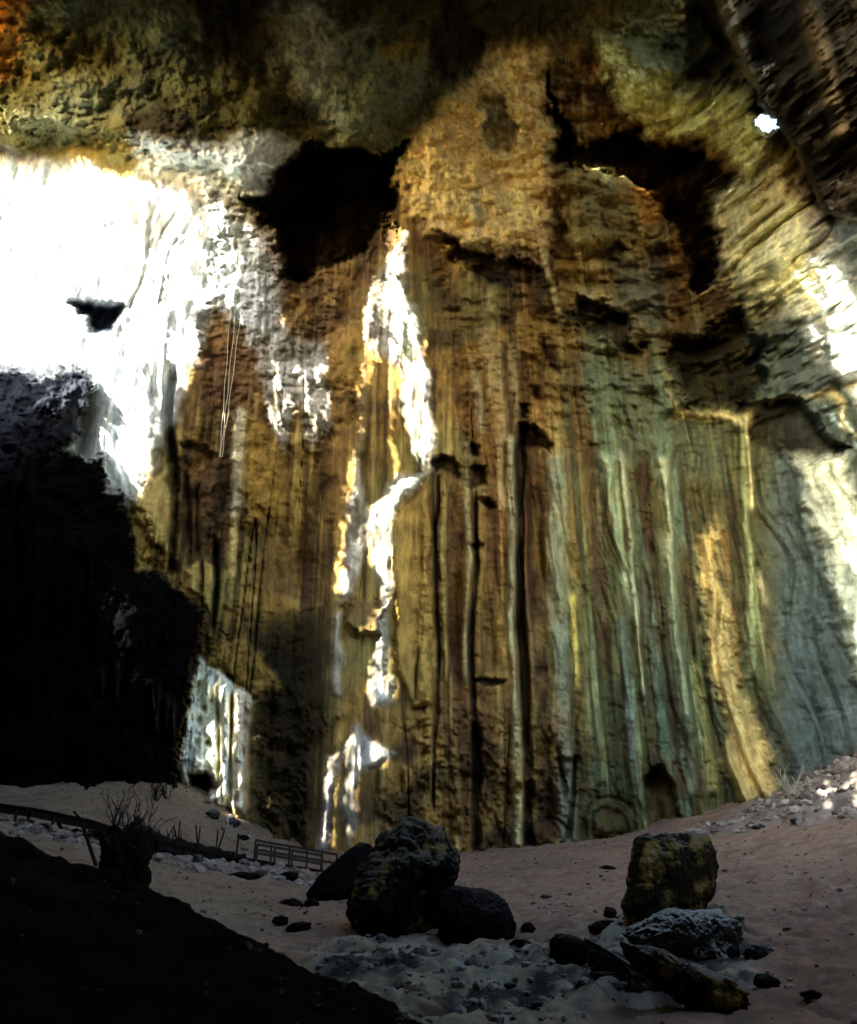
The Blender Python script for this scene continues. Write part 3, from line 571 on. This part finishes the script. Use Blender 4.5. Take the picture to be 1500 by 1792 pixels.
# ------------------------------------------------------------------ boulders
M_b1 = boulder_mat('lichened_boulder', (.010, .008, .006), (.085, .075, .055), (.18, .135, .03), .35, .9, .56)
M_b2 = boulder_mat('ochre_slab', (.022, .017, .008), (.12, .11, .09), (.22, .15, .035), .6, .9, .50)  # ochre lichen made brighter for bounced light on the face
M_b3 = boulder_mat('dark_boulder', (.006, .005, .0045), (.03, .027, .022), (.014, .011, .005), .6, 1.0, .62)
M_b4 = boulder_mat('grey_slab', (.03, .028, .023), (.12, .12, .105), (.05, .038, .012), .35, .75, .66)
M_b5 = boulder_mat('dusty_grey_slab', (.07, .068, .055), (.24, .24, .20), (.12, .09, .03), .1, .5, .66)
def rock(name, outline, mat, label=None, group=None, thick=1.0, base=None, cuts=8, seed=1, rough=.08, cat='boulder', sub=1.0, back=.35):
    """outline in picture pixels at the distance where its foot meets the ground; real thickness behind it"""
    O = np.array(outline, float); bx, by = base if base else (O[:, 0].mean(), O[:, 1].max())
    g, t = ground_hit(bx, by); rs = np.random.RandomState(seed)
    c0 = O.mean(0); c0 = (O.min(0) + O.max(0)) / 2; wpx = t / F
    half = (O.max(0) - O.min(0)) / 2 * wpx; th = thick * half.mean()
    na, nb = int(240 * sub), int(130 * sub)
    A = np.linspace(0, 2 * math.pi, na, endpoint=False); B = np.linspace(0, math.pi, nb)
    # radius of outline by angle
    rad = np.zeros(na)
    for k, a in enumerate(A):
        d = np.array([math.cos(a), -math.sin(a)]); best = 0
        for i in range(len(O)):
            p0 = O[i] - c0; e = O[(i + 1) % len(O)] - O[i]
            den = d[0] * e[1] - d[1] * e[0]
            if abs(den) < 1e-9: continue
            tt = (p0[0] * e[1] - p0[1] * e[0]) / den; uu = (p0[0] * d[1] - p0[1] * d[0]) / den
            if tt > 0 and -1e-6 <= uu <= 1 + 1e-6: best = max(best, tt)
        rad[k] = best
    AA, BB = np.meshgrid(A, B, indexing='ij')
    pw = lambda v, e: np.sign(v) * np.abs(v) ** e
    rr = rad[:, None] * wpx * np.abs(np.sin(BB)) ** .7
    Xl = rr * np.cos(AA); Zl = rr * np.sin(AA); Yl = -pw(np.cos(BB), .7) * th
    P = np.stack([Xl, Yl, Zl], -1)
    for _ in range(cuts):
        n = rs.randn(3); n[1] = -abs(n[1]) - .3 if rs.rand() < .7 else n[1]; n /= np.linalg.norm(n)
        dd = P @ n; lim = dd.max() * rs.uniform(.72, .92)
        ex = np.maximum(dd - lim, 0) * .93; keep = np.abs(np.sin(BB)) ** 4
        P = P - (ex * (1 - keep * .6))[..., None] * n
    s = max(half.mean(), .05)
    def n3d(q, f, sd): return (fbm(q[..., 0] * f / s + sd, q[..., 1] * f / s + 4, 4, sd, .6) + fbm(q[..., 2] * f / s + 1.3, q[..., 0] * f / s + q[..., 1] * f / s + sd, 4, sd + 3, .6)) * .5
    L = np.linalg.norm(P, axis=-1, keepdims=True) + 1e-6
    cr_ = 1 - np.abs(n3d(P, 2.2, seed + 9)) * 3.5
    P = P * (1 + (rough * (1.3 * n3d(P, 1.3, seed + 2) + .8 * n3d(P, 4, seed + 5) + .35 * n3d(P, 11, seed + 7)) - rough * .45 * np.clip(cr_, 0, 1) ** 2)[..., None])
    dx, dy, dz = rays(c0[0], c0[1]); cen = np.array([dx * t, dy * t, 2 + dz * t])
    P[..., 1] += th * .9 - .1
    P[0:0] = 0
    org = np.array([cen[0], cen[1], g[2]])
    W = P + cen - org
    Wp = W.reshape(-1, 3)
    f = []
    idx = np.arange(na * nb).reshape(na, nb); nxt = np.roll(idx, -1, 0)
    f = np.stack([idx[:, :-1], nxt[:, :-1], nxt[:, 1:], idx[:, 1:]], -1).reshape(-1, 4)
    o = mesh_obj(name, Wp, f[:, ::-1], mat); o.location = org
    bm = bmesh.new(); bm.from_mesh(o.data); bmesh.ops.remove_doubles(bm, verts=bm.verts, dist=1e-4); bmesh.ops.recalc_face_normals(bm, faces=bm.faces)
    bm.to_mesh(o.data); bm.free()
    return tag(o, label, cat, group)
rock('boulder', [(605, 1600), (612, 1545), (640, 1490), (665, 1460), (700, 1441), (745, 1442), (780, 1456), (808, 1485), (814, 1520), (800, 1560), (806, 1610), (800, 1660), (700, 1668), (612, 1640)], M_b1,
     'largest rounded boulder with dusty grey top and yellow lichen patches on its dark face', thick=.85, base=(700, 1640), seed=3, rough=.13, cuts=12)
rock('boulder', [(760, 1640), (765, 1570), (800, 1552), (850, 1556), (890, 1580), (905, 1615), (900, 1648), (850, 1665), (780, 1665)], M_b3,
     'low black dome of rock leaning against the largest boulder', thick=.8, base=(840, 1645), seed=5)
rock('boulder', [(532, 1560), (560, 1530), (600, 1495), (625, 1476), (645, 1480), (660, 1520), (640, 1580), (590, 1582), (545, 1578)], M_b3,
     'black wedge of rock between the boardwalk railing and the largest boulder', thick=.6, base=(590, 1572), seed=6)
rock('boulder', [(1095, 1590), (1112, 1540), (1128, 1470), (1142, 1460), (1200, 1463), (1262, 1458), (1270, 1480), (1278, 1515), (1262, 1560), (1240, 1590), (1215, 1640), (1150, 1650), (1105, 1640)], M_b2,
     'upright flat topped block with ochre stain on its lower face', thick=.45, base=(1160, 1632), seed=8, cuts=8, rough=.11)
rock('boulder', [(965, 1655), (980, 1640), (1035, 1650), (1052, 1680), (1035, 1715), (985, 1722), (968, 1700)], M_b3, 'squat black block at the near end of the slab pile', thick=.8, base=(1005, 1712), seed=9)
rock('rock_slab', [(1035, 1650), (1060, 1662), (1110, 1690), (1150, 1720), (1200, 1752), (1150, 1765), (1080, 1745), (1035, 1725)], M_b4, 'tilted brown grey slab lying beside the squat black block', thick=.6, base=(1100, 1745), seed=10, cat='slab', rough=.16)
rock('rock_slab', [(1110, 1640), (1180, 1600), (1270, 1602), (1298, 1625), (1302, 1660), (1290, 1700), (1210, 1690), (1130, 1672)], M_b5, 'pale grey rugged slab under the upright ochre block', thick=1.0, base=(1210, 1690), seed=11, cat='slab', cuts=6, rough=.16)
rock('rock_slab', [(1105, 1660), (1160, 1668), (1215, 1690), (1280, 1715), (1312, 1735), (1310, 1775), (1260, 1775), (1190, 1750), (1120, 1700)], M_b2, 'long dark slab with an ochre streak in front of the pale grey slab', thick=.6, base=(1240, 1770), seed=12, cat='slab', rough=.16)
rock('rock_stump', [(160, 1540), (168, 1470), (185, 1440), (215, 1436), (238, 1455), (246, 1500), (252, 1570), (200, 1580)], M_b3, 'black stump shaped rock standing in front of the boardwalk', thick=.8, base=(210, 1558), seed=13, rough=.26)
for k, (x, y, hw, hh, m, lab) in enumerate([
    (508, 1583, 27, 11, M_b3, 'flat black stone just below the black wedge of rock'), (545, 1581, 16, 10, M_b3, 'small black stone touching the flat black stone below the wedge'),
    (489, 1612, 17, 9, M_b3, 'little dark stone on the sand nearest the dark slope edge'), (524, 1624, 25, 12, M_b3, 'dark oval stone on the sand in front of the largest boulder'),
    (1063, 1520, 16, 6, M_b3, 'lone small dark stone on the brown mound crest'), (955, 1569, 11, 5, M_b4, 'small grey stone alone in the middle of the brown mound'),
    (1068, 1598, 12, 12, M_b3, 'pointed dark stone behind the squat black block'), (1060, 1626, 28, 15, M_b3, 'rough black stone between the squat block and the upright block'), (1095, 1608, 16, 10, M_b4, 'grey stone at the foot of the upright block'),
    (925, 1625, 14, 10, M_b3, 'dark stone beside the low black dome'), (912, 1654, 22, 12, M_b3, 'dark jagged stone in the wet patch beside the black dome'), (1342, 1718, 24, 14, M_b3, 'dark stone lying past the end of the long slab'),
    (1330, 1664, 26, 12, M_b4, 'grey stone beside the pale rugged slab'), (425, 1533, 34, 8, M_b3, 'long low dark stone under the boardwalk bank'), (345, 1505, 12, 11, M_b4, 'pale stone on the bank below the boardwalk'),
    (505, 1536, 22, 12, M_b3, 'dark round stone under the boardwalk railing'), (1418, 1740, 18, 8, M_b3, 'dark stone on the pitted brown ground at lower right'), (790, 1668, 18, 7, M_b3, 'low dark stone in the wet grey patch'),
    (640, 1720, 30, 12, M_b3, 'wide dark stone at the lower edge of the wet grey patch'), (700, 1735, 18, 9, M_b3, 'dark stone next to the wide stone in the wet patch'), (1400, 1436, 16, 7, M_b4, 'pale stone on the rubble under the right wall'), (1330, 1448, 14, 6, M_b4, 'small pale stone at the end of the rubble slope'),
    (372, 1425, 14, 10, M_b4, 'pale broken stone under the flowstone'), (405, 1440, 16, 9, M_b4, 'pale brown stone on the scree beside the flowstone'), (425, 1466, 13, 5, M_b3, 'dark stone on the scree near the railing end')]):
    rs = np.random.RandomState(40 + k); a = np.linspace(0, 2 * math.pi, 9, endpoint=False)
    rr = rs.uniform(.78, 1.1, 9)
    rock('stone', [(x + hw * r_ * math.cos(q), y - hh * r_ * math.sin(q)) for q, r_ in zip(a, rr)], m, lab, 'stones lying on the cave floor', thick=.9, base=(x, y + hh * .7), seed=60 + k, rough=.14, cat='stone', sub=.4)

# rubble and pebbles: uncountable
bm0 = bmesh.new(); bmesh.ops.create_icosphere(bm0, subdivisions=1, radius=1)
iv = np.array([v.co[:] for v in bm0.verts]); ifc = np.array([[v.index for v in f.verts] for f in bm0.faces]); bm0.free()
def scatter(name, mask, n, smin_, smax_, mat, seed, c0, c1):
    rs = np.random.RandomState(seed); ii = np.nonzero(mask.ravel())[0]; ii = rs.choice(ii, n)
    Pg = GV.reshape(-1, 3)[ii]; VV = []; FF = []; CC = []
    for k, p in enumerate(Pg):
        s = smin_ + (smax_ - smin_) * rs.rand() ** 4
        v = iv * (1 + rs.uniform(-.28, .28, (len(iv), 1))) * s * rs.uniform(.5, 1.2, 3) * np.array([1, 1, .7])
        a = rs.rand() * 6.28; v = v @ np.array([[math.cos(a), -math.sin(a), 0], [math.sin(a), math.cos(a), 0], [0, 0, 1]])
        VV.append(v + p + [0, 0, s * .15]); FF.append(ifc + k * len(iv)); q = rs.rand()
        CC.append(np.tile(np.array(c0) * q + np.array(c1) * (1 - q), (len(iv), 1)))
    o = mesh_obj(name, np.concatenate(VV), np.concatenate(FF), mat, np.concatenate(CC), smooth=False)
    return tag(o, kind='stuff')
tag(scatter('rubble', (rb > .5) & (gpx < 1700), 1400, .05, .38, M_ground, 1, (.30, .26, .2), (.07, .05, .04)), 'broken pale rubble heaped along the foot of the bright wall', 'rubble')
tag(scatter('gravel', (rk > .5), 1200, .03, .13, M_ground, 2, (.2, .2, .18), (.03, .03, .028)), 'loose grey gravel strewn over the wet patch between the boulders', 'gravel')
tag(scatter('pebbles', (gseen & (rk < .3) & (rb < .3)), 5000, .012, .10, M_ground, 3, (.25, .2, .17), (.03, .022, .02)), 'scattered pebbles over the brown guano mound', 'pebbles')
tag(scatter('scree', (bank > .4) | (poly_sd(gpx, gpy, [(330, 1380), (400, 1410), (450, 1470), (440, 1500), (360, 1430)], 50) > 0) & inv, 700, .05, .3, M_ground, 4, (.3, .26, .22), (.04, .032, .025)), 'broken scree along the bank under the boardwalk', 'scree')

GVs = GV; GV = np.stack([MX, MY, MZ], -1)
tag(scatter('grit', Q_ < 1.5, 1500, .006, .045, M_slope, 5, (.10, .08, .055), (.004, .003, .003)), 'loose grit and crumbs over the near black slope', 'grit'); GV = GVs
# ------------------------------------------------------------------ tubes and boxes
def tube(bm, a, b, r, n=6):
    a = Vector(a); b = Vector(b); d = b - a
    if d.length < 1e-5: return
    q = d.to_track_quat('Z', 'Y').to_matrix().to_4x4()
    bmesh.ops.create_cone(bm, cap_ends=True, segments=n, radius1=r, radius2=r * .9, depth=d.length, matrix=Matrix.Translation((a + b) / 2) @ q)
def box(bm, a, b, w, h):
    a = Vector(a); b = Vector(b); d = b - a; s = Vector((-d.y, d.x, 0)).normalized() * w / 2; u = Vector((0, 0, h / 2))
    vs = [bm.verts.new(p + i * s + j * u) for p in (a, b) for i in (-1, 1) for j in (-1, 1)]
    for f in ((0, 1, 3, 2), (4, 6, 7, 5), (0, 4, 5, 1), (2, 3, 7, 6), (0, 2, 6, 4), (1, 5, 7, 3)): bm.faces.new([vs[i] for i in f])
def bm_obj(name, bm, mat, parent=None, loc=(0, 0, 0)):
    bmesh.ops.recalc_face_normals(bm, faces=bm.faces)
    me = bpy.data.meshes.new(name); bm.to_mesh(me); bm.free(); me.materials.append(mat)
    o = bpy.data.objects.new(name, me); C.objects.link(o); o.parent = parent; o.location = loc
    return o
# boardwalk
def deckpt(x, y, dist): return Vector(point(x, y, dist))
path = [deckpt(-260, 1375, 38), deckpt(-60, 1400, 37.5), deckpt(60, 1416, 37.5), deckpt(160, 1437, 38), deckpt(270, 1472, 38.5), deckpt(340, 1490, 39.5), deckpt(420, 1503, 41), deckpt(500, 1516, 42.5), deckpt(575, 1528, 44)]
root = bpy.data.objects.new('boardwalk', None); C.objects.link(root); org = Vector((path[4].x, path[4].y, float(gz0(path[4].x, path[4].y)))); root.location = org
tag(root, 'dark wooden boardwalk with railing running along the foot of the cave wall', 'boardwalk')
bm = bmesh.new()
for a, b in zip(path[:-1], path[1:]):
    d = (b - a); n = max(2, int(d.length / .22)); s = Vector((-d.y, d.x, 0)).normalized()
    for k in range(n):
        c = a + d * (k + .5) / n - org; box(bm, c - s * .7, c + s * .7, d.length / n * .88, .05)
bm_obj('deck', bm, M_wood, root)
bm = bmesh.new()
for a, b in zip(path[:-1], path[1:]):
    for off in (-.55, .55):
        d = (b - a); s = Vector((-d.y, d.x, 0)).normalized() * off; z = Vector((0, 0, .14)); box(bm, a + s - z - org, b + s - z - org, .1, .34)
bm_obj('joist', bm, M_wood, root)
def at_path(u):
    i = min(int(u), len(path) - 2); return path[i].lerp(path[i + 1], u - i)
def sd_at(u, off):
    i = min(int(u), len(path) - 2); d = path[i + 1] - path[i]; return Vector((-d.y, d.x, 0)).normalized() * off
for k in range(15):
    u = .2 + k * .55
    for off in (-.6, .6):
        p = at_path(u) + sd_at(u, off); bm = bmesh.new(); g = float(gz0(p.x, p.y)) - .3
        tube(bm, Vector((p.x, p.y, min(g, p.z - .35))) - org, p - Vector((0, 0, .05)) - org, .06); bm_obj('support_post', bm, M_wood, root)
us = [6.15, 6.5, 6.9, 7.3, 7.65, 8.0]
for off, uu in ((-.66, us), (.66, us[1:])):
    for u in uu:
        p = at_path(min(u, 7.999)) + sd_at(min(u, 7.999), off); bm = bmesh.new()
        tube(bm, p - org + Vector((0, 0, -.1)), p - org + Vector((0, 0, .8)), .05, 8); bm_obj('rail_post', bm, M_rail, root)
    for h, nm in ((.8, 'handrail'), (.42, 'middle_rail')):
        bm = bmesh.new()
        for a, b in zip(uu[:-1], uu[1:]):
            box(bm, at_path(a) + sd_at(a, off) - org + Vector((0, 0, h)), at_path(min(b, 7.999)) + sd_at(min(b, 7.999), off) - org + Vector((0, 0, h)), .09, .10)
        bm_obj(nm, bm, M_rail, root)
for u in (4.45, 4.95, 5.3, 5.75):
    p = at_path(u) + sd_at(u, -.66); bm = bmesh.new(); tube(bm, p - org + Vector((0, 0, -.1)), p - org + Vector((0, 0, .95)), .035, 8); bm_obj('rail_post', bm, M_wood, root)
lp = [ground_hit(*q)[0] for q in ((232, 1478), (300, 1500), (370, 1512), (436, 1524))]
lo_ = Vector(lp[0]); bm = bmesh.new(); rs_ = random.Random(9); pts_ = []
for a, b in zip(lp[:-1], lp[1:]):
    for k in range(8): pts_.append((Vector(a).lerp(Vector(b), k / 8) - lo_) + Vector((0, rs_.uniform(-.06, .06), .45 + rs_.uniform(-.07, .07))))
for k, (a, b) in enumerate(zip(pts_[:-1], pts_[1:])):
    tube(bm, a, b + (b - a) * .15, .34 - .007 * k + rs_.uniform(-.03, .03), 9)
    if k % 4 == 1: tube(bm, a, a + Vector((rs_.uniform(-.3, .5), rs_.uniform(-.4, .2), rs_.uniform(.4, 1.0))), .04, 5)
tag(bm_obj('fallen_log', bm, M_twig, None, lo_), 'thick dark fallen log with broken branch stubs on the bank before the boardwalk', 'log')
# strands standing in for blurred bright streaks on the wall
def wall_t(x, y):
    i = int(np.argmin(np.abs(gy - y))); j = int(np.argmin(np.abs(gx - x))); return Tf[i, j]
def strand(name, pts, off, label, group, r=.026):
    W = []
    for x, y in pts:
        t = wall_t(x, y) - off; dx, dy, dz = rays(x, y); W.append(Vector((dx * t, dy * t, 2 + dz * t)))
    org = W[0]; bm = bmesh.new(); n = 14; L = [w_ - org for w_ in W]; P = []
    for a, b in zip(L[:-1], L[1:]):
        for k in range(n): P.append(a.lerp(b, k / n) + Vector((.03 * math.sin(len(P) * .7 + x), 0, 0)))
    P.append(L[-1])
    for a, b in zip(P[:-1], P[1:]): tube(bm, a, b, r, 5)
    tag(bm_obj(name, bm, M_strand, None, org), label, 'rope', group)
for k in range(3): strand('hanging_rope', [(384 + k * 2, 800), (392 + k * 5, 700), (402 + k * 9, 560), (408 + k * 10, 415)], 1.0 + .05 * k, ['outermost rattan rope hanging over the brown recess', 'middle rattan rope hanging over the brown recess', 'innermost rattan rope hanging over the brown recess'][k], 'ropes hanging over the brown recess')
# shrubs of dry twigs
def shrub(name, x, y, h, label, mat, n=9, seed=0, spread=.6):
    g, t = ground_hit(x, y); rs = random.Random(seed); bm = bmesh.new()
    for k in range(n):
        p = Vector((rs.uniform(-.1, .1), rs.uniform(-.1, .1), -.1)); d = Vector((rs.uniform(-spread, spread), rs.uniform(-spread, spread), 1)).normalized(); L = h * rs.uniform(.5, 1)
        for q in range(5):
            e = p + d * L / 5; tube(bm, p, e, .028 * (1 - q / 7), 5)
            if q > 0 and rs.random() < .8:
                f = (d + Vector((rs.uniform(-1, 1), rs.uniform(-1, 1), rs.uniform(-.2, .5)))).normalized(); tube(bm, e, e + f * L * .22, .014, 4)
            p = e; d = (d + Vector((rs.uniform(-.25, .25), rs.uniform(-.25, .25), .05))).normalized()
    tag(bm_obj(name, bm, mat, None, Vector(g)), label, 'shrub')
shrub('dry_shrub', 272, 1402, 1.6, 'bare dark twiggy shrub on the pale slope above the boardwalk', M_twig, 12, 1)
shrub('dry_shrub', 292, 1398, 1.0, 'smaller bare shrub touching the twiggy shrub on the pale slope', M_twig, 7, 2)
shrub('dry_shrub', 200, 1450, 2.0, 'tall dark twigs rising behind the black stump shaped rock', M_twig, 9, 3, .3)
shrub('dry_shrub', 1385, 1395, 1.6, 'dry pale shrub with fanned stalks at the foot of the right wall', M_twigp, 16, 4, .9)
shrub('dry_shrub', 225, 1500, 2.2, 'dense dark tangle of twigs around the stump shaped rock', M_twig, 30, 6, .7)
shrub('dry_shrub', 300, 1480, .9, 'low tangled twigs beside the boardwalk bank', M_twig, 12, 5, .9)
g, t = ground_hit(155, 1510); bm = bmesh.new(); tube(bm, (.25, 0, -.1), (-.5, .1, 1.3), .06); tube(bm, (-.25, .05, .75), (.5, 0, 1.0), .045); tube(bm, (-.5, .1, 1.28), (-.75, .1, 1.5), .04)
tag(bm_obj('forked_stick', bm, M_twig, None, Vector(g)), 'forked black stick propped beside the stump shaped rock', 'stick')
